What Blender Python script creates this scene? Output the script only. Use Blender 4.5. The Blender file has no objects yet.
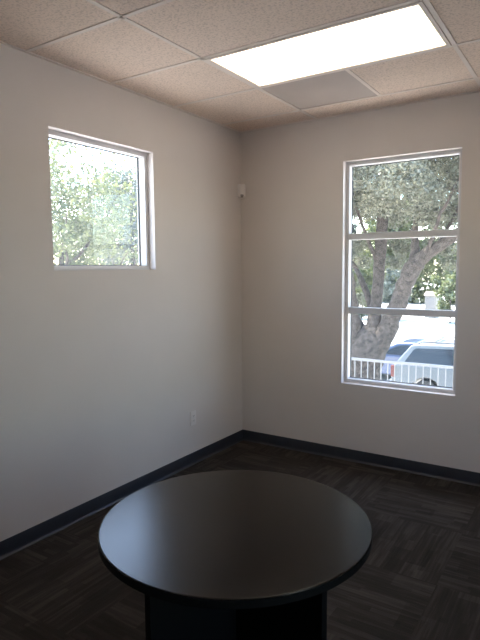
import bpy, bmesh, math, random
import numpy as np
from mathutils import Vector, Matrix
random.seed(7); RNG = np.random.default_rng(11)
S = bpy.context.scene
COL = S.collection
PI = math.pi
T = .6096

# ---------------------------------------------------------------- camera
F_PX = 544.47; YAW, PITCH, ROLL = -.5787, -.0947, -.0085
CAM = Vector((2.6275, -4.0505, 1.5512))
fw = Vector((math.sin(YAW)*math.cos(PITCH), math.cos(YAW)*math.cos(PITCH), math.sin(PITCH)))
ri = Vector((math.cos(YAW), -math.sin(YAW), 0)); up = ri.cross(fw)
r2 = ri*math.cos(ROLL)+up*math.sin(ROLL); u2 = -ri*math.sin(ROLL)+up*math.cos(ROLL)
cd = bpy.data.cameras.new('camera'); cam = bpy.data.objects.new('camera', cd); COL.objects.link(cam)
cam.matrix_world = Matrix(((r2.x, u2.x, -fw.x, CAM.x), (r2.y, u2.y, -fw.y, CAM.y), (r2.z, u2.z, -fw.z, CAM.z), (0, 0, 0, 1)))
cd.sensor_fit = 'VERTICAL'; cd.sensor_height = 24; cd.lens = F_PX*24/640; cd.clip_start = .05; cd.clip_end = 500
S.camera = cam

def sight(px, py, y):
    """the point at world depth y seen in direction (px, py) of the photograph"""
    d = fw+(px-240)/F_PX*r2-(py-320)/F_PX*u2
    return CAM+d*((y-CAM.y)/d.y)

# ---------------------------------------------------------------- materials
def mat(name):
    m = bpy.data.materials.new(name); m.use_nodes = True
    nt = m.node_tree; b = nt.nodes['Principled BSDF']
    return m, nt, b
def plain(name, col, rough=.5, metal=0, var=0, scale=20, bump=0, bscale=60, spec=.5, coat=0):
    m, nt, b = mat(name); N = nt.nodes; L = nt.links
    b.inputs['Roughness'].default_value = rough; b.inputs['Metallic'].default_value = metal
    b.inputs['Specular IOR Level'].default_value = spec; b.inputs['Coat Weight'].default_value = coat
    b.inputs['Base Color'].default_value = (*col, 1)
    tc = N.new('ShaderNodeTexCoord')
    if var:
        n = N.new('ShaderNodeTexNoise'); n.inputs['Scale'].default_value = scale; n.inputs['Detail'].default_value = 4
        r = N.new('ShaderNodeValToRGB')
        r.color_ramp.elements[0].position = .3; r.color_ramp.elements[1].position = .7
        r.color_ramp.elements[0].color = (*[c*(1-var) for c in col], 1); r.color_ramp.elements[1].color = (*[min(1, c*(1+var)) for c in col], 1)
        L.new(tc.outputs['Object'], n.inputs['Vector']); L.new(n.outputs['Fac'], r.inputs['Fac']); L.new(r.outputs['Color'], b.inputs['Base Color'])
    if bump:
        n = N.new('ShaderNodeTexNoise'); n.inputs['Scale'].default_value = bscale; n.inputs['Detail'].default_value = 3
        bp = N.new('ShaderNodeBump'); bp.inputs['Strength'].default_value = bump; bp.inputs['Distance'].default_value = .01
        L.new(tc.outputs['Object'], n.inputs['Vector']); L.new(n.outputs['Fac'], bp.inputs['Height']); L.new(bp.outputs['Normal'], b.inputs['Normal'])
    return m

M = {}
M['wall'] = plain('painted_wall', (.67, .598, .55), .75, var=.015, scale=3, bump=.12, bscale=160)
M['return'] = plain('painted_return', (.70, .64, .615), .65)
M['frame'] = plain('window_aluminium', (.62, .60, .60), .45)
M['gasket'] = plain('gasket_rubber', (.03, .03, .03), .6)
M['grid'] = plain('grid_steel', (.74, .63, .56), .6)
M['base'] = plain('rubber_base', (.022, .024, .032), .42, var=.1, scale=8)
M['plate'] = plain('plate_plastic', (.74, .68, .64), .4)
M['slot'] = plain('slot_dark', (.03, .03, .03), .5)
M['lens_dark'] = plain('sensor_lens', (.30, .26, .24), .25)
M['stucco'] = plain('stucco', (.62, .55, .45), .9, var=.05, scale=6, bump=.4, bscale=50)
M['concrete'] = plain('concrete', (.60, .58, .54), .9, var=.08, scale=1.2, bump=.2, bscale=30)
M['asphalt'] = plain('pale_asphalt', (.50, .49, .47), .95, var=.08, scale=.8, bump=.2, bscale=40)
M['soil'] = plain('soil', (.20, .16, .11), 1, var=.3, scale=3, bump=.8, bscale=12)
M['white_paint'] = plain('railing_paint', (.20, .19, .185), .4, var=.03)
M['roof'] = plain('roof_fascia', (.35, .30, .26), .8, var=.1)
M['rubber'] = plain('tyre_rubber', (.02, .02, .02), .7)
M['alloy'] = plain('alloy', (.55, .56, .58), .3, metal=.8)
M['silver'] = plain('silver_paint', (.115, .13, .145), .4, metal=.2, coat=.3)
M['blue'] = plain('blue_paint', (.04, .06, .12), .28, metal=.3, coat=.7)
M['trim'] = plain('black_trim', (.03, .03, .035), .45)
M['tail'] = plain('tail_red', (.12, .035, .035), .2)
M['head'] = plain('lamp_clear', (.7, .7, .72), .1)
M['house'] = plain('house_siding', (.27, .255, .225), .8, var=.04, scale=2)
M['shingle'] = plain('house_roof', (.22, .19, .17), .9, var=.15, scale=9)
M['cable'] = plain('cable', (.05, .05, .05), .6)

def tile_mat():
    m, nt, b = mat('acoustic_tile'); N = nt.nodes; L = nt.links
    b.inputs['Roughness'].default_value = .95; b.inputs['Specular IOR Level'].default_value = .1
    tc = N.new('ShaderNodeTexCoord')
    n = N.new('ShaderNodeTexNoise'); n.inputs['Scale'].default_value = 85; n.inputs['Detail'].default_value = 3; n.inputs['Roughness'].default_value = .65
    r = N.new('ShaderNodeValToRGB'); e = r.color_ramp.elements
    e[0].position = .34; e[0].color = (.62, .49, .41, 1); e[1].position = .52; e[1].color = (.84, .675, .565, 1)
    n2 = N.new('ShaderNodeTexNoise'); n2.inputs['Scale'].default_value = 1.3
    mx = N.new('ShaderNodeMixRGB'); mx.blend_type = 'MULTIPLY'; mx.inputs['Fac'].default_value = .12
    bp = N.new('ShaderNodeBump'); bp.inputs['Strength'].default_value = .5; bp.inputs['Distance'].default_value = .004
    L.new(tc.outputs['Object'], n.inputs['Vector']); L.new(tc.outputs['Object'], n2.inputs['Vector'])
    L.new(n.outputs['Fac'], r.inputs['Fac']); L.new(r.outputs['Color'], mx.inputs[1]); L.new(n2.outputs['Fac'], mx.inputs[2])
    L.new(mx.outputs['Color'], b.inputs['Base Color']); L.new(n.outputs['Fac'], bp.inputs['Height']); L.new(bp.outputs['Normal'], b.inputs['Normal'])
    return m
M['tile'] = tile_mat()
M['panel'] = plain('smooth_panel', (.48, .40, .355), .8, var=.03, scale=4)

def carpet_mat():
    m, nt, b = mat('carpet_tiles'); N = nt.nodes; L = nt.links
    b.inputs['Roughness'].default_value = 1; b.inputs['Specular IOR Level'].default_value = .12
    b.inputs['Sheen Weight'].default_value = .0
    def mth(op, a, c=None, v=None):
        k = N.new('ShaderNodeMath'); k.operation = op
        for i, s in enumerate((a, c)):
            if s is None: continue
            if isinstance(s, (int, float)): k.inputs[i].default_value = s
            else: L.new(s, k.inputs[i])
        return k.outputs[0]
    tc = N.new('ShaderNodeTexCoord'); sp = N.new('ShaderNodeSeparateXYZ'); L.new(tc.outputs['Object'], sp.inputs[0])
    u = mth('DIVIDE', mth('ADD', sp.outputs[0], -2.04+20*T), T); v = mth('DIVIDE', mth('ADD', sp.outputs[1], .80+20*T), T)
    iu = mth('FLOOR', u); iv = mth('FLOOR', v)
    par = mth('MODULO', mth('ADD', iu, iv), 2)            # which way the tile is turned
    fu = mth('FRACT', u); fv = mth('FRACT', v)
    inv = mth('SUBTRACT', 1, par)
    # along / across coordinate of the turned tile
    al = mth('ADD', mth('MULTIPLY', fu, par), mth('MULTIPLY', fv, inv))
    ac = mth('ADD', mth('MULTIPLY', fv, par), mth('MULTIPLY', fu, inv))
    # random offset per tile
    cmb = N.new('ShaderNodeCombineXYZ'); L.new(iu, cmb.inputs[0]); L.new(iv, cmb.inputs[1])
    wn = N.new('ShaderNodeTexWhiteNoise'); wn.noise_dimensions = '3D'; L.new(cmb.outputs[0], wn.inputs['Vector'])
    off = mth('MULTIPLY', wn.outputs['Value'], 37)
    # long plank streaks: rows across, each row broken into lengths
    def streak(rows, lens, seed):
        row = mth('FLOOR', mth('MULTIPLY', mth('ADD', ac, off), rows))
        c0 = N.new('ShaderNodeCombineXYZ'); L.new(row, c0.inputs[0]); c0.inputs[1].default_value = seed
        w0 = N.new('ShaderNodeTexWhiteNoise'); w0.noise_dimensions = '3D'; L.new(c0.outputs[0], w0.inputs['Vector'])
        seg = mth('FLOOR', mth('ADD', mth('MULTIPLY', al, lens), mth('MULTIPLY', w0.outputs['Value'], 5)))
        c1 = N.new('ShaderNodeCombineXYZ'); L.new(row, c1.inputs[0]); L.new(seg, c1.inputs[1]); L.new(off, c1.inputs[2])
        w1 = N.new('ShaderNodeTexWhiteNoise'); w1.noise_dimensions = '3D'; L.new(c1.outputs[0], w1.inputs['Vector'])
        return w1.outputs['Value']
    s1 = streak(6, 1.6, 3.); s2 = streak(20, 2.6, 8.)
    c2 = N.new('ShaderNodeCombineXYZ'); L.new(mth('MULTIPLY', al, 3), c2.inputs[0]); L.new(mth('MULTIPLY', mth('ADD', ac, off), 42), c2.inputs[1]); L.new(off, c2.inputs[2])
    ns = N.new('ShaderNodeTexNoise'); ns.inputs['Scale'].default_value = 1; ns.inputs['Detail'].default_value = 3; L.new(c2.outputs[0], ns.inputs['Vector'])
    f = mth('ADD', mth('ADD', mth('MULTIPLY', s1, .30), mth('MULTIPLY', s2, .24)), mth('MULTIPLY', ns.outputs['Fac'], .72))
    r = N.new('ShaderNodeValToRGB'); e = r.color_ramp.elements
    e[0].position = .25; e[0].color = (.021, .0172, .0148, 1); e[1].position = .95; e[1].color = (.066, .055, .047, 1)
    k = e.new(.6); k.color = (.033, .0275, .0235, 1)
    L.new(f, r.inputs['Fac']); L.new(r.outputs['Color'], b.inputs['Base Color'])
    nb = N.new('ShaderNodeTexNoise'); nb.inputs['Scale'].default_value = 260; L.new(tc.outputs['Object'], nb.inputs['Vector'])
    bp = N.new('ShaderNodeBump'); bp.inputs['Strength'].default_value = .6; bp.inputs['Distance'].default_value = .004
    L.new(nb.outputs['Fac'], bp.inputs['Height']); L.new(bp.outputs['Normal'], b.inputs['Normal'])
    return m
M['carpet'] = carpet_mat()

def table_mat():
    m, nt, b = mat('espresso_laminate'); N = nt.nodes; L = nt.links
    tc = N.new('ShaderNodeTexCoord')
    n = N.new('ShaderNodeTexNoise'); n.inputs['Scale'].default_value = 5; n.inputs['Detail'].default_value = 5
    r = N.new('ShaderNodeMapRange'); r.inputs['To Min'].default_value = .22; r.inputs['To Max'].default_value = .25
    g = N.new('ShaderNodeTexNoise'); g.inputs['Scale'].default_value = 900
    bp = N.new('ShaderNodeBump'); bp.inputs['Strength'].default_value = .03; bp.inputs['Distance'].default_value = .001
    L.new(tc.outputs['Object'], n.inputs['Vector']); L.new(n.outputs['Fac'], r.inputs[0]); L.new(r.outputs[0], b.inputs['Roughness'])
    L.new(tc.outputs['Object'], g.inputs['Vector']); L.new(g.outputs['Fac'], bp.inputs['Height']); L.new(bp.outputs['Normal'], b.inputs['Normal'])
    mp = N.new('ShaderNodeMapping'); mp.inputs['Scale'].default_value = (2, 30, 2); w = N.new('ShaderNodeTexNoise'); w.inputs['Scale'].default_value = 2
    cr = N.new('ShaderNodeValToRGB'); cr.color_ramp.elements[0].color = (.004, .003, .0028, 1); cr.color_ramp.elements[1].color = (.008, .006, .005, 1)
    L.new(tc.outputs['Object'], mp.inputs[0]); L.new(mp.outputs[0], w.inputs['Vector']); L.new(w.outputs['Fac'], cr.inputs['Fac']); L.new(cr.outputs['Color'], b.inputs['Base Color'])
    return m
M['laminate'] = table_mat(); M['laminate'].node_tree.nodes['Principled BSDF'].inputs['Specular IOR Level'].default_value = .21
M['edge'] = plain('table_edge', (.003, .003, .003), .65, spec=.12)

def glass_mat(name, tint=(.96, .98, .98), dirt=.0):
    m = bpy.data.materials.new(name); m.use_nodes = True; nt = m.node_tree; N = nt.nodes; L = nt.links
    N.remove(N['Principled BSDF']); o = N['Material Output']
    t = N.new('ShaderNodeBsdfTransparent'); t.inputs['Color'].default_value = (*tint, 1)
    g = N.new('ShaderNodeBsdfGlossy'); g.inputs['Roughness'].default_value = .02
    fr = N.new('ShaderNodeFresnel'); ge = N.new('ShaderNodeNewGeometry'); mr = N.new('ShaderNodeMapRange')   # same reflectance from both sides of the pane
    mr.inputs['To Min'].default_value = 1.45; mr.inputs['To Max'].default_value = 1/1.45
    L.new(ge.outputs['Backfacing'], mr.inputs[0]); L.new(mr.outputs[0], fr.inputs['IOR'])
    mu = N.new('ShaderNodeMath'); mu.operation = 'MULTIPLY'; mu.inputs[1].default_value = .5; L.new(fr.outputs[0], mu.inputs[0])
    mx = N.new('ShaderNodeMixShader'); L.new(mu.outputs[0], mx.inputs[0]); L.new(t.outputs[0], mx.inputs[1]); L.new(g.outputs[0], mx.inputs[2])
    out = mx.outputs[0]
    if dirt:
        d = N.new('ShaderNodeBsdfTranslucent'); d.inputs['Color'].default_value = (.9, .9, .9, 1)
        m2 = N.new('ShaderNodeMixShader'); m2.inputs[0].default_value = dirt; L.new(out, m2.inputs[1]); L.new(d.outputs[0], m2.inputs[2]); out = m2.outputs[0]
    L.new(out, o.inputs[0]); return m
M['glass'] = glass_mat('window_glass', dirt=.008)
M['hazy_glass'] = glass_mat('hazy_window_glass', dirt=.02)
M['carglass'] = plain('car_glass', (.012, .018, .026), .08, spec=.3)

def emit_mat():
    m, nt, b = mat('light_lens'); N = nt.nodes; L = nt.links
    b.inputs['Base Color'].default_value = (.8, .8, .78, 1); b.inputs['Roughness'].default_value = .4
    b.inputs['Emission Strength'].default_value = LENS
    tc = N.new('ShaderNodeTexCoord'); sp = N.new('ShaderNodeSeparateXYZ'); L.new(tc.outputs['Object'], sp.inputs[0])
    ab = N.new('ShaderNodeMath'); ab.operation = 'ABSOLUTE'; L.new(sp.outputs[0], ab.inputs[0])      # yellow stains at the lens ends, where the emission dims and yellows
    nz = N.new('ShaderNodeTexNoise'); nz.inputs['Scale'].default_value = 9; L.new(tc.outputs['Object'], nz.inputs['Vector'])
    ad = N.new('ShaderNodeMath'); ad.operation = 'MULTIPLY_ADD'; ad.inputs[1].default_value = .14; L.new(nz.outputs['Fac'], ad.inputs[0]); L.new(ab.outputs[0], ad.inputs[2])
    cr = N.new('ShaderNodeValToRGB'); e = cr.color_ramp.elements; e[0].position = .57; e[0].color = (1, .88, .68, 1); e[1].position = .68; e[1].color = (.34, .27, .165, 1)
    L.new(ad.outputs[0], cr.inputs['Fac']); L.new(cr.outputs['Color'], b.inputs['Emission Color'])
    return m
LENS = 2.7
M['lens'] = emit_mat()

def leaf_mat(name, dark, light, scale=3., trans=.35):
    m = bpy.data.materials.new(name); m.use_nodes = True; nt = m.node_tree; N = nt.nodes; L = nt.links
    N.remove(N['Principled BSDF']); o = N['Material Output']
    tc = N.new('ShaderNodeTexCoord'); n = N.new('ShaderNodeTexNoise'); n.inputs['Scale'].default_value = scale; n.inputs['Detail'].default_value = 6; n.inputs['Roughness'].default_value = .8
    r = N.new('ShaderNodeValToRGB'); e = r.color_ramp.elements; e[0].position = .35; e[1].position = .65
    e[0].color = (*dark, 1); e[1].color = (*light, 1)
    d = N.new('ShaderNodeBsdfDiffuse'); t = N.new('ShaderNodeBsdfTranslucent'); mx = N.new('ShaderNodeMixShader'); mx.inputs[0].default_value = trans
    g = N.new('ShaderNodeBsdfGlossy'); g.inputs['Roughness'].default_value = .45; m2 = N.new('ShaderNodeMixShader'); m2.inputs[0].default_value = .06
    L.new(tc.outputs['Object'], n.inputs['Vector']); L.new(n.outputs['Fac'], r.inputs['Fac'])
    L.new(r.outputs['Color'], d.inputs['Color']); L.new(r.outputs['Color'], t.inputs['Color'])
    L.new(d.outputs[0], mx.inputs[1]); L.new(t.outputs[0], mx.inputs[2]); L.new(mx.outputs[0], m2.inputs[1]); L.new(g.outputs[0], m2.inputs[2]); L.new(m2.outputs[0], o.inputs[0])
    return m
M['oak_leaf'] = leaf_mat('oak_leaves', (.035, .042, .030), (.34, .335, .235), scale=6)
M['green_leaf'] = leaf_mat('green_leaves', (.06, .085, .035), (.20, .215, .085), trans=.5)
M['grey_leaf'] = leaf_mat('grey_leaves', (.05, .07, .06), (.13, .15, .12))
M['shrub_leaf'] = leaf_mat('shrub_leaves', (.07, .08, .04), (.19, .14, .10))
M['bark'] = plain('bark', (.078, .062, .052), .95, var=.6, scale=13, bump=1., bscale=14)

# ---------------------------------------------------------------- mesh helpers
def box(bm, x0, x1, y0, y1, z0, z1, bev=0):
    a = bmesh.ops.create_cube(bm, size=1)['verts']
    for v in a: v.co = Vector((x0+(v.co.x+.5)*(x1-x0), y0+(v.co.y+.5)*(y1-y0), z0+(v.co.z+.5)*(z1-z0)))
    if bev:
        es = list({e for v in a for e in v.link_edges}); bmesh.ops.bevel(bm, geom=es, offset=bev, segments=2, profile=.5, affect='EDGES')
def tube(bm, pts, rad, n=10, cap=True):
    pts = [Vector(p) for p in pts]; rad = rad if hasattr(rad, '__len__') else [rad]*len(pts)
    rings = []; px = None
    for i, p in enumerate(pts):
        t = (pts[min(i+1, len(pts)-1)]-pts[max(i-1, 0)]).normalized()
        if px is None: px = t.orthogonal().normalized()
        else: px = (px-t*px.dot(t)).normalized()
        py = t.cross(px)
        rings.append([bm.verts.new(p+(px*math.cos(2*PI*k/n)+py*math.sin(2*PI*k/n))*rad[i]) for k in range(n)])
    for a, b in zip(rings, rings[1:]):
        for k in range(n): bm.faces.new((a[k], a[(k+1) % n], b[(k+1) % n], b[k]))
    if cap: bm.faces.new(rings[0][::-1]); bm.faces.new(rings[-1])
def lathe(bm, prof, n=64, M4=None):
    """prof: (radius, height) pairs from bottom to top, closed with caps"""
    rings = [[bm.verts.new((r*math.cos(2*PI*k/n), r*math.sin(2*PI*k/n), z)) for k in range(n)] for r, z in prof]
    for a, b in zip(rings, rings[1:]):
        for k in range(n): bm.faces.new((a[k], a[(k+1) % n], b[(k+1) % n], b[k]))
    bm.faces.new(rings[0][::-1]); bm.faces.new(rings[-1])
    if M4: bmesh.ops.transform(bm, matrix=M4, verts=[v for r in rings for v in r])
def link(name, me, parent=None):
    o = bpy.data.objects.new(name, me); COL.objects.link(o)
    if parent: o.parent = parent
    return o
def obj(name, bm, m, parent=None, smooth=False, bevel=0):
    me = bpy.data.meshes.new(name); bmesh.ops.recalc_face_normals(bm, faces=bm.faces); bm.to_mesh(me); bm.free()
    me.materials.append(M[m] if isinstance(m, str) else m)
    o = link(name, me, parent)
    if smooth:
        for p in me.polygons: p.use_smooth = True
        if hasattr(me, 'set_sharp_from_angle'): me.set_sharp_from_angle(angle=math.radians(35))
        for p in me.polygons:
            if p.loop_total > 12: p.use_smooth = False      # big end caps stay truly flat
    if bevel:
        md = o.modifiers.new('bevel', 'BEVEL'); md.width = bevel; md.segments = 2; md.limit_method = 'ANGLE'; md.angle_limit = math.radians(40)
    return o
def empty(name, loc=(0, 0, 0), rz=0):
    o = link(name, None); o.location = loc; o.rotation_euler = (0, 0, rz); o.empty_display_size = .1; return o
def tag(o, label=None, cat=None, group=None, kind=None):
    if label: o['label'] = label
    if cat: o['category'] = cat
    if group: o['group'] = group
    if kind: o['kind'] = kind
    return o
def boxes(name, L, m, parent=None, **k):
    bm = bmesh.new()
    for b in L: box(bm, *b)
    return obj(name, bm, m, parent, **k)
def struct(o, label, cat): return tag(o, label, cat, kind='structure')

# ---------------------------------------------------------------- the room
H = 2.716; WX = .7263; WY = .2939; A = WX; B = WX+2*T
RX, RY = 4.30, -5.70                       # far sides of the room, behind the camera
TH = .16                                   # wall thickness
LW = (-1.9914, -1.1199, 1.5462, 2.3615)    # left window opening: y, y, z, z
RW = (.9486, 1.8189, .6251, 2.3687)        # right window opening: x, x, z, z
TOP = 3.0; GZ = -2.42

def wall_x(name, x0, x1, y0, y1, hole, label):   # wall lying along y
    a, b, c, d = hole
    o = boxes(name, [(x0, x1, y0, a, GZ, TOP), (x0, x1, b, y1, GZ, TOP), (x0, x1, a, b, GZ, c), (x0, x1, a, b, d, TOP)], 'wall')
    return struct(o, label, 'wall')
o = wall_x('wall_left', -TH, 0, RY-TH, TH, LW, 'warm grey painted wall with the small square window'); 
a, b, c, d = RW
o = boxes('wall_right', [(0, a, 0, TH, GZ, TOP), (b, RX+TH, 0, TH, GZ, TOP), (a, b, 0, TH, GZ, c), (a, b, 0, TH, d, TOP)], 'wall')
struct(o, 'warm grey painted wall with the tall three-pane window', 'wall')
EW = (-3.85, -2.85, .6251, 2.3687)     # unseen tall window on the side wall, added to bring in more daylight
struct(boxes('wall_back', [(0, RX+TH, RY-TH, RY, GZ, TOP)], 'wall'), 'warm grey wall behind the viewer', 'wall')
a, b, c, d = EW
struct(boxes('wall_side', [(RX, RX+TH, RY, a, GZ, TOP), (RX, RX+TH, b, 0, GZ, TOP), (RX, RX+TH, a, b, GZ, c), (RX, RX+TH, a, b, d, TOP)], 'wall'), 'warm grey wall to the right outside the frame', 'wall')
struct(boxes('floor', [(0, RX, RY, 0, -.2, 0)], 'carpet'), 'dark brown carpet tiles laid in quarter turns', 'floor')

# ceiling: acoustic tiles resting on a steel grid
cols = [0, A, B, B+2*T, RX]; rows = [0, -WY]
while rows[-1]-T > RY: rows.append(rows[-1]-T)
rows.append(RY)
TZ = H+.004
light_cell = (A, B, rows[3], rows[2])
bm = bmesh.new()
for i in range(len(cols)-1):
    for j in range(len(rows)-1):
        x0, x1, y1, y0 = cols[i], cols[i+1], rows[j], rows[j+1]
        if i == 1 and j in (2,): continue
        if i == 1 and j == 1: x0 = A+T
        box(bm, x0, x1, y0, y1, TZ, TZ+.02)
struct(obj('ceiling', bm, 'tile'), 'speckled acoustic tile ceiling', 'ceiling')
struct(boxes('roof', [(-.85, RX+.9, RY-.9, .85, TOP, TOP+.22)], 'roof'), 'flat roof, unseen, with eaves added to shade the windows', 'roof')  # out-of-view overhang, added to keep direct sun from entering the windows
bm = bmesh.new(); w = .012
for x in cols[1:-1]: box(bm, x-w, x+w, RY, 0, H, TZ)
for y in rows[1:-1]: box(bm, 0, RX, y-w, y+w, H, TZ)
box(bm, A+T-w, A+T+w, rows[2]+w, rows[1]-w, H, TZ)
for b_ in ((0, .022, RY, 0), (RX-.022, RX, RY, 0), (0, RX, -.022, 0), (0, RX, RY, RY+.022)): box(bm, *b_, H-.001, TZ)
struct(obj('trim_1', bm, 'grid'), 'off-white steel ceiling grid between the acoustic tiles', 'ceiling grid')
pn = boxes('ceiling_panel', [(A+.003, A+T-.003, rows[2]+.003, rows[1]-.003, TZ+.0005, TZ+.012)], 'panel')
tag(pn, 'smooth darker square ceiling panel beside the lit fixture, toward the corner', 'ceiling panel')

# light fixture
lx0, lx1, ly0, ly1 = light_cell
fx = empty('ceiling_light', ((lx0+lx1)/2, (ly0+ly1)/2, H))
tag(fx, 'lit rectangular fluorescent fixture recessed in the tile ceiling', 'ceiling light')
hx, hy = T-.013, T/2-.013
bm = bmesh.new(); fw_ = .022
for b_ in ((-hx, hx, -hy, -hy+fw_), (-hx, hx, hy-fw_, hy), (-hx, -hx+fw_, -hy+fw_, hy-fw_), (hx-fw_, hx, -hy+fw_, hy-fw_)): box(bm, *b_, -.004, .010, )
obj('frame', bm, 'grid', fx, bevel=.0015)
bm = bmesh.new(); box(bm, -hx+fw_, hx-fw_, -hy+fw_, hy-fw_, .001, .006); obj('diffuser', bm, 'lens', fx)
bm = bmesh.new(); box(bm, -hx, hx, -hy, hy, .011, .10); obj('housing', bm, 'grid', fx)

# rubber cove base: a curved toe at the floor
prof = [(0, 0), (.016, 0), (.015, .003), (.009, .007), (.0055, .014), (.004, .024), (.004, .091), (.002, .0945), (0, .0945)]
def cove(name, p0, p1, nrm, label):
    bm = bmesh.new(); n = Vector(nrm)
    ends = [[bm.verts.new(Vector(p)+n*dx+Vector((0, 0, dz))) for dx, dz in prof] for p in (p0, p1)]
    k = len(prof)
    for i in range(k): bm.faces.new((ends[0][i], ends[0][(i+1) % k], ends[1][(i+1) % k], ends[1][i]))
    bm.faces.new(ends[0][::-1]); bm.faces.new(ends[1])
    struct(obj(name, bm, 'base', smooth=True), label, 'baseboard')
cove('baseboard_left', (0, RY, 0), (0, 0, 0), (1, 0, 0), 'black rubber cove base under the small square window')
cove('baseboard_right', (0, 0, 0), (RX, 0, 0), (0, -1, 0), 'black rubber cove base under the tall window')

# ---------------------------------------------------------------- windows
def window(name, W, side, bars, label):
    """a frame set back in its opening; local axes: along the wall, depth outwards, up"""
    a, b, c, d = W
    root = empty(name, (0, 0, 0)); struct(root, label, 'window')
    def P(u0, u1, d0, d1, z0, z1):
        return {'R': (u0, u1, d0, d1, z0, z1), 'L': (-d1, -d0, u0, u1, z0, z1), 'E': (RX+d0, RX+d1, u0, u1, z0, z1), 'S': (u0, u1, RY-d1, RY-d0, z0, z1)}[side]
    f = .030; D0, D1 = .055, .135
    e = .0005
    boxes('window_frame', [P(a+e, b-e, D0, D1, c+e, c+f), P(a+e, b-e, D0, D1, d-f, d-e), P(a+e, a+f, D0, D1, c+f, d-f), P(b-f, b-e, D0, D1, c+f, d-f)], 'frame', root, bevel=.002)
    g = .005
    boxes('gasket', [P(a+f, b-f, D1-.022, D1-.012, c+f, c+f+g), P(a+f, b-f, D1-.022, D1-.012, d-f-g, d-f), P(a+f, a+f+g, D1-.022, D1-.012, c+f, d-f), P(b-f-g, b-f, D1-.022, D1-.012, c+f, d-f)], 'gasket', root)
    zs = [c+f]+[z for bb in bars for z in bb]+[d-f]
    for z0, z1 in bars:
        boxes('mullion', [P(a+f, b-f, D0+.008, D1-.005, z0, z1)], 'frame', root, bevel=.002)
    for z0, z1 in zip(zs[::2], zs[1::2]):
        boxes('window_pane', [P(a+f-.004, b-f+.004, D1-.019, D1-.014, z0-.004, z1+.004)], 'hazy_glass' if side == 'L' else 'glass', root)
    # painted returns lining the opening, with a narrow corner bead on the wall face
    t = .0015
    boxes('window_return', [P(a, a+t, -.001, D0, c, d), P(b-t, b, -.001, D0, c, d), P(a, b, -.001, D0, c, c+t), P(a, b, -.001, D0, d-t, d)], 'return', root)
    return root
window('window_1', LW, 'L', [], 'small square window high on the left wall')
window('added_window', EW, 'E', [(1.184, 1.233), (1.767, 1.817)], 'added tall window on the side wall, right of the frame, for extra daylight')
window('window_2', RW, 'R', [(1.184, 1.233), (1.767, 1.817)], 'tall window of three stacked panes on the right wall')

# ---------------------------------------------------------------- outlet and motion sensor
ot = empty('wall_outlet', (0, -.722, .373)); tag(ot, 'white duplex electrical outlet low on the left wall', 'outlet')
bm = bmesh.new(); box(bm, 0, .006, -.035, .035, -.057, .057, .0025); obj('cover_plate', bm, 'plate', ot, smooth=True)
for dz in (-.0195, .0195):
    bm = bmesh.new(); box(bm, .006, .0085, -.0165, .0165, dz-.0135, dz+.0135, .001); s = obj('receptacle', bm, 'plate', ot)
    boxes('slot', [(.0084, .009, -.008, -.0055, dz-.003, dz+.006), (.0084, .009, .0055, .008, dz-.003, dz+.006), (.0084, .009, -.002, .002, dz-.0095, dz-.006)], 'slot', s)
bm = bmesh.new(); tube(bm, [(.006, 0, 0), (.0075, 0, 0)], .003, 12); obj('screw', bm, 'alloy', ot)

ms = empty('motion_sensor', (.014, -.014, 2.215), -PI/4); ms.scale = (1.25,)*3; tag(ms, 'small white motion sensor mounted high in the room corner', 'motion sensor')
# local: -y points out of the corner (after turning), built as a rounded body
bm = bmesh.new(); R2 = []
for z, dpt in ((-.048, .026), (-.040, .040), (.012, .046), (.040, .040), (.050, .024)):
    ring = []
    for k in range(13):
        a_ = PI*k/12; ring.append(bm.verts.new((.031*math.cos(a_)*(1 if dpt > .03 else .85), .012-dpt*math.sin(a_)**.6 if 0 < k < 12 else .012, z)))
    R2.append(ring)
for q, p in zip(R2, R2[1:]):
    for k in range(12): bm.faces.new((q[k], q[k+1], p[k+1], p[k]))
    bm.faces.new((q[12], q[0], p[0], p[12]))
bm.faces.new(R2[0]); bm.faces.new(R2[-1][::-1]); mb = obj('sensor_body', bm, 'plate', ms, smooth=True)
mb.rotation_euler = (0, 0, PI/2)
bm = bmesh.new(); R3 = []
for z, dpt in ((-.046, .028), (-.041, .0415), (-.026, .0455), (-.022, .039)):
    R3.append([bm.verts.new((.020*math.cos(PI*k/10), .012-dpt*max(0.02, math.sin(PI*k/10))**.6, z)) for k in range(11)])
for q, p in zip(R3, R3[1:]):
    for k in range(10): bm.faces.new((q[k], q[k+1], p[k+1], p[k]))
ln_ = obj('sensor_lens', bm, 'lens_dark', ms, smooth=True); ln_.rotation_euler = (0, 0, PI/2)

# ---------------------------------------------------------------- table
TR, TZ_ = .4347, .737
tb = empty('round_table', (1.6757, -2.632, 0)); tag(tb, 'round dark espresso table with a crossed panel base', 'table')
bm = bmesh.new()
lathe(bm, [(TR-.002, TZ_-.0275), (TR, TZ_-.0255), (TR, TZ_-.003), (TR-.0008, TZ_-.001), (TR-.003, TZ_), (TR-.006, TZ_), (TR-.012, TZ_)], 160)
obj('tabletop', bm, 'laminate', tb, smooth=True)
bm = bmesh.new()
tube(bm, [(.0, 0, 0), (0, 0, .001)], .001, 6); bm.free()
bm = bmesh.new()
lathe(bm, [(TR-.0005, TZ_-.0255), (TR+.001, TZ_-.0245), (TR+.001, TZ_-.0045), (TR-.0005, TZ_-.0035)], 160)
obj('edge_band', bm, 'edge', tb, smooth=True)
va = math.atan2(-4.0505+2.632, 2.6275-1.6757)     # toward the viewer
Lr = .355
for k, (h0, h1) in enumerate(((0, 0),)):
    pass
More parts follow.
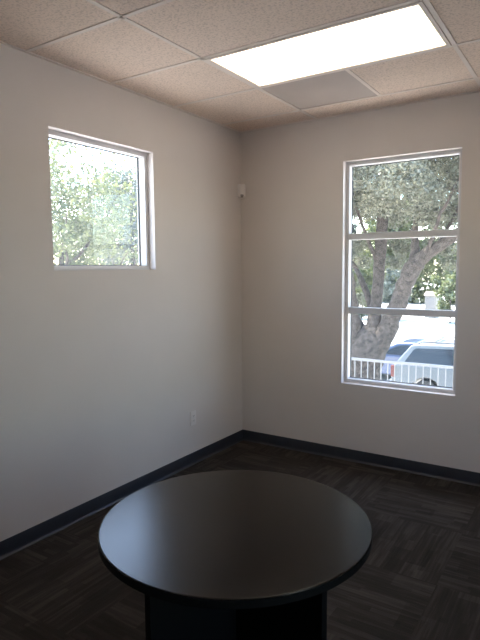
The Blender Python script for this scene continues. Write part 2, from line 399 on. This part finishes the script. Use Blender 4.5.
def panel(ang, s0, s1):
    bm = bmesh.new(); box(bm, s0, s1, -.0127, .0127, 0, TZ_-.0275)
    o = obj('base_panel', bm, 'edge', tb, bevel=.0015); o.rotation_euler = (0, 0, ang)
panel(va+PI/4, -Lr, Lr); panel(va-PI/4, .0130, Lr); panel(va-PI/4+PI, .0130, Lr)

# ---------------------------------------------------------------- outside: ground
struct(boxes('ground', [(-130, 90, -90, 140, GZ-.3, GZ)], 'asphalt'), 'pale sunlit paved lot beyond the tree', 'ground')
TE = -1.12
struct(boxes('terrace', [(-4.5, RX+2.5, TH, 5.25, GZ, TE)], 'concrete'), 'raised concrete walkway below the tall window', 'terrace')
struct(boxes('planting_strip', [(-16, 12, 5.3, 8.6, GZ, GZ+.10)], 'soil'), 'bare soil planting strip around the oak', 'planting strip')
struct(boxes('kerb', [(-16, 12, 8.6, 8.75, GZ, GZ+.15)], 'concrete'), 'concrete kerb along the planting strip', 'kerb')

# railing
fc = empty('railing', (0, 5.0, TE)); tag(fc, 'white metal picket railing outside the tall window', 'railing')
RT = -.035-TE; fx0, fx1 = -4.4, 4.6
boxes('top_rail', [(fx0, fx1, -.022, .022, RT-.045, RT)], 'white_paint', fc, bevel=.004)
boxes('bottom_rail', [(fx0, fx1, -.018, .018, .10, .135)], 'white_paint', fc, bevel=.004)
bm = bmesh.new(); box(bm, -.007, .007, -.007, .007, .135, RT-.045); pk = obj('picket', bm, 'white_paint', fc)
pk.location.x = -.873; x = fx0+.09; n = 0
pitch_ = .1182; k0 = math.ceil((fx0+.08+.873)/pitch_); k1 = int((fx1-.08+.873)/pitch_)
posts = [fx0, -1.51, 1.41, fx1]
for k in range(k0, k1+1):
    x = -.873+k*pitch_
    if k == 0 or min(abs(x-q) for q in posts) < .045: continue
    c_ = pk.copy(); COL.objects.link(c_); c_.parent = fc; c_.location.x = x
bm = bmesh.new(); box(bm, -.025, .025, -.025, .025, 0, RT+.02); box(bm, -.032, .032, -.032, .032, RT+.02, RT+.035); box(bm, -.06, .06, -.05, .05, 0, .01)
ps = obj('post', bm, 'white_paint', fc); ps.location.x = posts[0]
for q in posts[1:]:
    c_ = ps.copy(); COL.objects.link(c_); c_.parent = fc; c_.location.x = q

# ---------------------------------------------------------------- trees
def leaves(name, centers, radii, counts, size, m, parent, flat=.75, up_bias=.3):
    P = []
    for c_, r, n in zip(centers, radii, counts):
        d = RNG.normal(size=(n, 3)); d /= np.linalg.norm(d, axis=1)[:, None]
        rr = r*RNG.random(n)**.45
        q = d*rr[:, None]; q[:, 2] *= flat
        P.append(q+np.array(c_))
    P = np.concatenate(P); n = len(P)
    a = RNG.normal(size=(n, 3)); a /= np.linalg.norm(a, axis=1)[:, None]
    nrm = RNG.normal(size=(n, 3)); nrm[:, 2] += up_bias*2
    nrm -= a*(nrm*a).sum(1)[:, None]; nrm /= np.linalg.norm(nrm, axis=1)[:, None]
    b_ = np.cross(nrm, a); s = size*(.6+.8*RNG.random(n))[:, None]
    V = np.stack([P-a*s*.5, P+b_*s*.27-a*s*.05+nrm*s*.06, P+a*s*.5, P-b_*s*.27-a*s*.05+nrm*s*.06], 1).reshape(-1, 3)
    me = bpy.data.meshes.new(name); me.vertices.add(4*n); me.vertices.foreach_set('co', V.astype(np.float32).ravel())
    me.loops.add(4*n); me.loops.foreach_set('vertex_index', np.arange(4*n, dtype=np.int32))
    me.polygons.add(n); me.polygons.foreach_set('loop_start', np.arange(0, 4*n, 4, dtype=np.int32))
    try: me.polygons.foreach_set('loop_total', np.full(n, 4, dtype=np.int32))
    except Exception: pass
    me.update(calc_edges=True); me.validate(); me.materials.append(M[m])
    return link(name, me, parent)

def wob(pts, amp, sub=4):
    """smooth a limb through its points with slight wander"""
    pts = [Vector(p) for p in pts]; out = []
    for i in range(len(pts)-1):
        p0 = pts[max(i-1, 0)]; p1 = pts[i]; p2 = pts[i+1]; p3 = pts[min(i+2, len(pts)-1)]
        for k in range(sub):
            t = k/sub
            q = .5*((2*p1)+(p2-p0)*t+(2*p0-5*p1+4*p2-p3)*t*t+(3*p1-p0-3*p2+p3)*t**3)
            out.append(q+Vector((random.gauss(0, amp), random.gauss(0, amp), random.gauss(0, amp))))
    out.append(pts[-1]); return out
def limb(bm, pts, r0, r1, amp=.012, sub=4, n=12, rs=None):
    q = wob(pts, amp, sub); m_ = len(q)
    if rs: R_ = [np.interp(i/(m_-1)*(len(rs)-1), range(len(rs)), rs) for i in range(m_)]
    else: R_ = [r0+(r1-r0)*i/(m_-1) for i in range(m_)]
    R_ = [r*(1+random.uniform(-.05, .05)) for r in R_]
    tube(bm, q, R_, n)
    return q[-1]

# the big oak beyond the railing
OY = 7.0
def at(px, py, y=OY): return sight(px, py, y)
oak = empty('oak_tree', (at(362, 375).x, OY, GZ+.10)); ob = Vector(oak.location)
tag(oak, 'large many-limbed oak with grey bark filling the tall window', 'tree')
bm = bmesh.new()
def rel(L): return [Vector(p)-ob for p in L]
base = at(362, 378); foot = Vector((base.x-.02, OY, GZ+.02))
def px2m(w, y=OY): return w/F_PX*(y-CAM.y)*1.03
limb(bm, rel([foot, foot+Vector((0, 0, .35)), at(363, 385), at(366, 357), at(370, 340), at(373, 326)]), 0, 0, rs=[.62, .46, .33, .38, .34, .20], n=20)
limb(bm, rel([at(366, 352), at(372, 330), at(376, 305, 7.1), at(379, 275, 7.2), at(381, 240, 7.3), at(384, 200, 7.4), at(392, 160, 7.6), at(398, 110, 7.8)]), 0, 0, rs=[.26, .16, .115, .12, .13, .10, .07, .03], n=14)
limb(bm, rel([at(372, 352), at(386, 330), at(396, 308, 6.95), at(405, 285, 6.9), at(414, 265, 6.85), at(428, 254, 6.8), at(446, 241, 6.7), at(470, 226, 6.5), at(520, 205, 6.2)]), 0, 0, rs=[.30, .22, .17, .165, .17, .12, .10, .085, .04], n=14)
limb(bm, rel([at(412, 268, 6.85), at(415, 250, 6.9), at(415, 232, 7.0), at(420, 200, 7.2), at(432, 160, 7.4)]), .11, .03)
limb(bm, rel([at(418, 262, 6.85), at(427, 250, 6.7), at(431, 240, 6.6), at(440, 215, 6.2), at(458, 180, 5.9)]), .06, .02)
limb(bm, rel([at(440, 245, 6.72), at(446, 230, 6.9), at(470, 190, 7.3)]), .05, .02)
limb(bm, rel([at(362, 352), at(356, 334, 6.9), at(353, 315, 6.8), at(350, 290, 6.6), at(345, 262, 6.3), at(335, 225, 6.0), at(310, 190, 5.8)]), 0, 0, rs=[.24, .18, .13, .11, .10, .07, .03])
limb(bm, rel([at(374, 318, 7.1), at(368, 298, 7.3), at(360, 278, 7.5), at(352, 262, 7.8), at(330, 220, 8.2)]), 0, 0, rs=[.08, .07, .065, .05, .02])
limb(bm, rel([at(362, 330, 7.0), at(350, 300, 7.2), at(338, 262, 7.4), at(300, 215, 7.8)]), .09, .03)
limb(bm, rel([at(377, 262, 7.2), at(370, 245, 7.1), at(362, 225, 7.0), at(352, 195, 6.8)]), .055, .02)
tips = []
OC = Vector((at(390, 200).x+.3, OY+.4, 3.6))
for k in range(26):
    a_ = random.uniform(0, 2*PI); e_ = random.uniform(-.15, 1.2); st = [at(392, 170, 7.6), at(430, 160, 7.4), at(500, 212, 6.3), at(335, 225, 6.2), at(352, 195, 6.8)][k % 5]
    L_ = random.uniform(1.5, 3.6); dr = Vector((math.cos(a_)*math.cos(e_), math.sin(a_)*math.cos(e_), math.sin(e_)*.8))
    tips.append(limb(bm, rel([st, st+dr*L_*.5+Vector((0, 0, .2)), st+dr*L_]), .05, .012, amp=.04, n=7)+ob)
obj('trunk', bm, 'bark', oak, smooth=True)
cs, rs_, ns_ = [], [], []
def canopy_z(x, y): return 0
k = 0
while k < 330:
    d = Vector((random.gauss(0, 1), random.gauss(0, 1), random.gauss(0, 1))).normalized()*random.random()**.4
    p = OC+Vector((d.x*5.2, d.y*3.9, d.z*2.7))
    r = random.uniform(.26, .58)
    if p.z-.55*r < 1.62+.062*(p.y+4.05) or p.y < 2.4: continue
    cs.append(p-ob); rs_.append(r); ns_.append(int(1150*r*r/.2)); k += 1
for t_ in tips: cs.append(t_-ob); rs_.append(.45); ns_.append(400)
# drooping leaf sprays hanging among the limbs
for px, py, y, r in ((352, 250, 6.6, .22), (358, 244, 7.6, .28), (398, 243, 7.7, .26), (404, 250, 7.9, .22), (434, 244, 7.5, .25), (362, 262, 8.2, .25), (350, 285, 7.6, .22), (452, 262, 8.0, .28), (446, 250, 7.6, .2), (396, 262, 8.3, .28), (357, 300, 8.2, .24)):
    cs.append(at(px, py, y)-ob); rs_.append(r); ns_.append(int(420*r*r/.06))
fol = leaves('foliage', cs, rs_, ns_, .062, 'oak_leaf', oak)

def tree(kind, loc, h, cr, m, label, cat='tree', n=9000, leaf=.16, trunk=.16, lean=0, low=.25, group=None, nb=70):
    root = empty(kind, loc); tag(root, label, cat, group)
    bm = bmesh.new(); top = Vector((lean*h*.55, 0, h*.62))
    limb(bm, [(0, 0, -.02), (lean*h*.2, 0, h*.22), top], trunk, trunk*.45, amp=.02)
    for k in range(9):
        a_ = k*2.4; s = Vector((lean*h*(.18+.035*k), 0, h*(.22+.04*k)))
        limb(bm, [s, s+Vector((math.cos(a_)*cr*.4, math.sin(a_)*cr*.4, h*.12)), s+Vector((math.cos(a_)*cr*.75, math.sin(a_)*cr*.75, h*.28))], trunk*.4, trunk*.1, amp=.03, n=7)
    obj('trunk', bm, 'bark', root, smooth=True)
    C_, R_, N_ = [], [], []
    cz = h*(low+1)/2; hz = h*(1-low)/2
    for k in range(nb):
        d = Vector((random.gauss(0, 1), random.gauss(0, 1), random.gauss(0, 1))).normalized()*random.random()**.38
        C_.append((lean*h*.5+d.x*cr*.85, d.y*cr*.85, cz+d.z*hz*.86)); R_.append(cr*random.uniform(.16, .32)); N_.append(int(n/nb))
    leaves('foliage', C_, R_, N_, leaf, m, root, flat=.9)
    return root
# seen through the small square window
tree('leafy_tree', (-8.1, 4.3, GZ), 7.3, 2.3, 'green_leaf', 'bright green leafy tree at the left of the small window', n=15000, leaf=.10, trunk=.13, lean=.10, low=.30)
tree('leafy_tree', (-14.5, 13.6, GZ), 8.6, 2.1, 'grey_leaf', 'hazy grey-green tree at the right of the small window', n=12000, leaf=.15, trunk=.18, low=.42)
tree('leafy_tree', (-20, 16.9, GZ), 7.6, 2.6, 'green_leaf', 'pale green tree farther off in the middle of the small window', n=8000, leaf=.19, trunk=.16, low=.45)
tree('shrub', (-10.5, 6.35, GZ), 3.7, 1.1, 'shrub_leaf', 'brownish flowering shrub low in the small window, beside the bright green tree', cat='shrub', n=5000, leaf=.10, trunk=.05, low=.25, nb=40)
# far side of the lot, through the tall window
GB = 'trees across the lot'
bgt = [(-18.5, 41, 12, 3.7, 'grey_leaf'), (-12.5, 46, 14, 3.9, 'green_leaf'), (-4.5, 47.5, 13.5, 3.8, 'grey_leaf'), (4, 44, 12.5, 3.6, 'green_leaf'), (-26, 45, 12, 3.8, 'green_leaf')]
lab = ['tall grey-green tree across the lot behind the oak\'s left limbs', 'tall green tree across the lot seen between the oak\'s trunk and right limb', 'tall grey-green tree across the lot at the right edge of the tall window', 'tall green tree across the lot, hidden right of the tall window', 'green tree across the lot, left of the tall window']
for (x, y, h, cr, m), l_ in zip(bgt, lab):
    tree('broadleaf_tree', (x, y, GZ), h, cr, m, l_, n=9000, leaf=.42, trunk=.3, low=.10, nb=80, group=GB)
# hedge of shrubs at the lot's far edge
hl = ["distant shrub across the lot, low between the oak's left limbs", "distant shrub across the lot, between the oak's middle trunk and its right limb", "distant shrub across the lot, just right of the oak's right limb", 'distant shrub across the lot, right of the small pale shed']
for i, (x, h_) in enumerate(((-15.3, 4.4), (-12.4, 5.0), (-9.75, 4.2), (-5.9, 4.9))):
    tree('shrub', (x, 36.2, GZ), h_, 1.42, 'green_leaf' if i % 2 else 'grey_leaf', hl[i], cat='shrub', n=4500, leaf=.22, trunk=.06, low=.0, nb=40, group='shrubs across the lot')
hg = empty('hedge', (-14, 56, GZ)); tag(hg, 'long tall dense hedge closing the far end of the lot, behind the separate trees', 'hedge')
C_ = [(x+random.uniform(-.5, .5), random.uniform(-.6, .6), z) for x in np.arange(-26, 26, 1.3) for z in np.arange(.7, 7.6, 1.15)]
leaves('foliage', C_, [1.15]*len(C_), [125]*len(C_), .5, 'green_leaf', hg, flat=.9)
for x in range(-24, 26, 4): bm = bmesh.new(); tube(bm, [(x, 0, 0), (x+.2, .1, 3), (x, 0, 6)], [.12, .08, .03], 6); obj('stem', bm, 'bark', hg)
# pale shed across the lot
hs = empty('shed', (sight(432, 300, 39.7).x, 39.7, GZ)); tag(hs, 'small pale shed across the lot, glimpsed under the oak\'s right limb', 'shed')
boxes('wall', [(-.42, .42, -.5, .5, 0, 1.75)], 'house', hs)
bm = bmesh.new(); v = [bm.verts.new(p) for p in ((-.5, -.6, 1.75), (.5, -.6, 1.75), (.5, .6, 1.75), (-.5, .6, 1.75), (-.5, 0, 2.05), (.5, 0, 2.05))]
for f in ((0, 1, 2, 3), (0, 1, 5, 4), (3, 2, 5, 4), (0, 3, 4), (1, 2, 5)): bm.faces.new([v[i] for i in f])
obj('roof', bm, 'shingle', hs)
boxes('door', [(-.33, .33, -.53, -.5, 0, 1.6)], 'white_paint', hs)
# overhead cable with its poles
def pole(p, label):
    o_ = empty('utility_pole', p); tag(o_, label, 'utility pole', 'utility poles')
    bm = bmesh.new(); tube(bm, [(0, 0, 0), (0, 0, 7.8)], [.14, .10], 12); obj('shaft', bm, 'bark', o_, smooth=True)
    boxes('crossarm', [(-.9, .9, -.05, .05, 7.2, 7.32)], 'bark', o_)
pole((-30, 8, GZ), 'utility pole far left of the small window'); pole((-18, 34, GZ), 'utility pole between the two windows\' views')
bm = bmesh.new(); p0, p1 = Vector((-29.4, 8, GZ+7.341)), Vector((-17.4, 34, GZ+7.341))
tube(bm, [p0.lerp(p1, t/16)-Vector((0, 0, 1.1*4*(t/16)*(1-t/16))) for t in range(17)], .02, 6)
tag(obj('overhead_cable', bm, 'cable'), 'thin overhead cable crossing the small window', 'cable')

# ---------------------------------------------------------------- cars (built facing +x, near side -y)
def extrude(bm, pts, y0, y1, taper=None):
    """side outline (x, z) pulled across from y0 to y1; taper moves a vertex inwards by its height"""
    f = taper or (lambda z: 0)
    a = [bm.verts.new((x, y0+f(z), z)) for x, z in pts]; b = [bm.verts.new((x, y1-f(z), z)) for x, z in pts]
    bm.faces.new(a); bm.faces.new(b[::-1]); k = len(pts)
    for i in range(k): bm.faces.new((a[i], b[i], b[(i+1) % k], a[(i+1) % k]))
def arch(cx, r, cz, z0, n=9):
    a0 = math.asin((z0-cz)/r); return [(cx+r*math.cos(t), cz+r*math.sin(t)) for t in [PI-a0+(2*a0-PI)*k/n for k in range(n+1)]]
def quad_poly(bm, pts, y, th, f, side):
    """a thin glazed panel lying on the tapered side of the cabin"""
    s = 1 if side < 0 else -1
    outer = [bm.verts.new((x, (y+f(z)-.012) if side < 0 else (y-f(z)+.012), z)) for x, z in pts]
    inner = [bm.verts.new((x, (y+f(z)+th) if side < 0 else (y-f(z)-th), z)) for x, z in pts]
    bm.faces.new(outer); bm.faces.new(inner[::-1]); k = len(pts)
    for i in range(k): bm.faces.new((outer[i], inner[i], inner[(i+1) % k], outer[(i+1) % k]))
def car(kind, loc, rz, W, lower, cabin, belt, roofz, tuck, wheels, wr, paint, glasses, screens, label, rails=None, tails=None, doors=(), handles=()):
    root = empty(kind, loc, rz); tag(root, label, 'car')
    bm = bmesh.new(); extrude(bm, lower, -W/2, W/2, lambda z: .05*max(0, (.45-z)/.3)+.03*max(0, (z-.75)/.3)); obj('body', bm, paint, root, smooth=True, bevel=.03)
    f = lambda z: .03+tuck*max(0, (z-belt)/(roofz-belt))
    bm = bmesh.new(); extrude(bm, cabin, -W/2, W/2, f); obj('cabin', bm, paint, root, smooth=True, bevel=.025)
    for side in (-1, 1):
        for g in glasses:
            bm = bmesh.new(); quad_poly(bm, g, side*W/2, .01, f, side); obj('side_window', bm, 'carglass', root)
    for nm, (x0, z0), (x1, z1) in screens:
        bm = bmesh.new(); n = Vector((-(z1-z0), 0, x1-x0)).normalized()*(1 if nm == 'windshield' else 1)
        if (nm == 'windshield') != (n.x > 0): n = -n
        vs = []
        for (x, z), i in (((x0, z0), .09), ((x1, z1), .10+tuck)):
            for s in (-1, 1): vs.append(Vector((x, s*(W/2-i), z))+n*.012)
        q = [bm.verts.new(p) for p in vs]+[bm.verts.new(p-n*.02) for p in vs]
        for fc_ in ((0, 1, 3, 2), (4, 5, 7, 6), (0, 1, 5, 4), (2, 3, 7, 6), (0, 2, 6, 4), (1, 3, 7, 5)): bm.faces.new([q[i] for i in fc_])
        obj(nm, bm, 'carglass', root)
    for wx in wheels:
        for s in (-1, 1):
            bm = bmesh.new(); Mx = Matrix.Translation((wx, s*(W/2-.12), wr))@Matrix.Rotation(PI/2, 4, 'X')
            lathe(bm, [(wr*.62, -.105), (wr*.93, -.105), (wr, -.07), (wr, .07), (wr*.93, .105), (wr*.62, .105)], 36, Mx); w_ = obj('wheel', bm, 'rubber', root, smooth=True)
            bm = bmesh.new(); yo = s*(W/2-.012)
            lathe(bm, [(wr*.16, -.01), (wr*.14, .012)], 16, Matrix.Translation((wx, yo-.01*s, wr))@Matrix.Rotation(s*PI/2, 4, 'X'))
            for k in range(6):
                a_ = k*PI/3; c0 = Vector((wx, yo-.012*s, wr)); dr = Vector((math.cos(a_), 0, math.sin(a_)))
                tube(bm, [c0+dr*wr*.1, c0+dr*wr*.58], [.045, .030], 6)
            tube(bm, [Vector((wx+math.cos(t)*wr*.6, yo-.015*s, wr+math.sin(t)*wr*.6)) for t in [2*PI*k/32 for k in range(33)]], .02, 6)
            obj('wheel_rim', bm, 'alloy', w_, smooth=True)
    if rails:
        for s in (-1, 1):
            bm = bmesh.new(); yy = s*(W/2-.03-tuck-.05)
            tube(bm, [(rails[0], yy, roofz-.01), (rails[0]+.12, yy, roofz+.06), (rails[1]-.12, yy, roofz+.06), (rails[1], yy, roofz-.01)], .017, 8); obj('roof_rail', bm, 'trim', root, smooth=True)
        for xx in (rails[0]+.45, rails[1]-.55):
            bm = bmesh.new(); yy = W/2-.08-tuck; box(bm, xx-.03, xx+.03, -yy, yy, roofz+.055, roofz+.08, .006); obj('crossbar', bm, 'trim', root)
    if tails:
        for s in (-1, 1):
            x0, x1, z0, z1 = tails; bm = bmesh.new(); box(bm, x0, x1, min(s*(W/2-.14), s*(W/2+.008)), max(s*(W/2-.14), s*(W/2+.008)), z0, z1, .012); obj('tail_lamp', bm, 'tail', root)
    for x_ in doors:
        for s in (-1, 1): boxes('door_seam', [(x_-.005, x_+.005, s*W/2-.004+(-.001 if s < 0 else .001), s*W/2+.004, .35, belt-.08)], 'trim', root)
    for x_ in handles:
        for s in (-1, 1): bm = bmesh.new(); box(bm, x_-.09, x_+.09, s*(W/2-.01)-.025, s*(W/2-.01)+.025, belt-.17, belt-.13, .008); obj('door_handle', bm, paint, root)
    return root, f

# silver wagon: rear at its local x = -2.35
cz = .36
low = [(-2.33, .42), (-2.36, .62), (-2.33, .98), (-2.25, 1.08), (-.9, 1.09), (1.05, 1.04), (1.95, .96), (2.22, .82), (2.30, .55), (2.24, .28)] \
    + [(x, z) for x, z in arch(1.42, .43, cz, .25)][::-1] + [(x, z) for x, z in arch(-1.34, .43, cz, .25)][::-1] + [(-2.2, .27)]
cab = [(-2.27, 1.05), (-2.16, 1.25), (-1.84, 1.66), (-1.70, 1.71), (-.6, 1.745), (.1, 1.70), (.30, 1.66), (1.10, 1.05)]
gl = [[(-2.02, 1.13), (-1.74, 1.56), (-1.66, 1.60), (-.62, 1.64), (-.58, 1.12)], [(-.48, 1.12), (-.52, 1.635), (-.22, 1.62), (-.16, 1.11)], [(-.06, 1.11), (-.12, 1.615), (.16, 1.59), (.86, 1.10)]]
sx, sy = sight(391, 370, 11.8).x+2.36, 11.8+.93
suv, _ = car('station_wagon', (sx, sy, GZ), 0, 1.86, low, cab, 1.07, 1.73, .16, (1.42, -1.34), .355, 'silver', gl,
             [('windshield', (1.06, 1.10), (.34, 1.62)), ('rear_window', (-2.17, 1.22), (-1.88, 1.60))],
             'silver station wagon with a roof rack parked beyond the oak', rails=(-1.65, .15), tails=(-2.37, -2.24, .72, 1.06), doors=(-.53, .02, 1.0), handles=(-.30, .25))
boxes('rear_bumper', [(-2.44, -2.28, -.86, .86, .36, .62)], 'silver', suv, bevel=.03)
for y_ in (-.935, .935): boxes('body_moulding', [(-.95, 1.0, y_-.01, y_+.01, .52, .58)], 'trim', suv)
for s in (-1, 1):
    bm = bmesh.new(); box(bm, .78, .95, s*1.0-.09, s*1.0+.09, 1.08, 1.22, .03); obj('side_mirror', bm, 'silver', suv)
    bm = bmesh.new(); box(bm, 2.10, 2.31, s*.72-.18, s*.72+.18, .66, .84, .03); obj('headlamp', bm, 'head', suv)

# blue sedan facing the other way, parked one row farther
low2 = [(-2.2, .38), (-2.24, .60), (-2.18, .88), (-1.5, .93), (0, .92), (.9, .90), (1.7, .80), (2.10, .66), (2.18, .42), (2.1, .26)] \
    + arch(1.35, .38, .32, .24)[::-1] + arch(-1.35, .38, .32, .24)[::-1] + [(-2.1, .27)]
cab2 = [(-1.95, .88), (-1.30, 1.30), (-1.0, 1.36), (-.2, 1.38), (.25, 1.34), (1.15, .88)]
gl2 = [[(-1.62, .95), (-1.18, 1.25), (-.62, 1.29), (-.60, .95)], [(-.52, .95), (-.53, 1.29), (-.1, 1.30), (.18, 1.27), (.82, .95)]]
bx = sight(403, 345, 14.6).x
sed, _ = car('sedan', (bx+.05, 15.3, GZ), PI, 1.74, low2, cab2, .9, 1.43, .17, (1.35, -1.35), .315, 'blue', gl2,
             [('windshield', (1.10, .93), (.29, 1.31)), ('rear_window', (-1.86, .95), (-1.35, 1.26))],
             'dark blue sedan half hidden behind the silver wagon and the oak trunk', tails=(-2.25, -2.12, .62, .82), doors=(-.56, .9), handles=(-.35,))
for s in (-1, 1):
    bm = bmesh.new(); box(bm, 1.98, 2.16, s*.66-.16, s*.66+.16, .56, .70, .03); obj('headlamp', bm, 'head', sed)
    bm = bmesh.new(); box(bm, .72, .86, s*.93-.08, s*.93+.08, .92, 1.03, .025); obj('side_mirror', bm, 'blue', sed)

# ---------------------------------------------------------------- light
w = bpy.data.worlds.new('world'); S.world = w; w.use_nodes = True; nt = w.node_tree
sky = nt.nodes.new('ShaderNodeTexSky'); sky.sky_type = 'NISHITA'; sky.sun_disc = False
sky.sun_elevation = math.radians(58); sky.sun_rotation = math.radians(-75); sky.air_density = 1.2; sky.dust_density = 1.3; sky.ozone_density = 1.9
bg = nt.nodes['Background']; bg.inputs['Strength'].default_value = 1.15
nt.links.new(sky.outputs[0], bg.inputs[0])
sd = bpy.data.lights.new('sun', 'SUN'); sd.energy = 20; sd.angle = math.radians(.53); sd.color = (1, .91, .79)
so = bpy.data.objects.new('sun', sd); COL.objects.link(so)
tosun = Vector((-.38, .10, .90)); so.rotation_euler = tosun.to_track_quat('Z', 'Y').to_euler(); so.location = (0, 0, 20)

S.view_settings.view_transform = 'Standard'; S.view_settings.look = 'None'; S.view_settings.exposure = .5; S.view_settings.gamma = 1
S.view_settings.use_curve_mapping = False
S.cycles.use_denoising = True
try: S.cycles.denoiser = 'OPENIMAGEDENOISE'
except Exception: pass
S.cycles.max_bounces = 12; S.cycles.diffuse_bounces = 6; S.cycles.transparent_max_bounces = 16
S.cycles.caustics_reflective = False; S.cycles.caustics_refractive = False
S.cycles.sample_clamp_indirect = 4
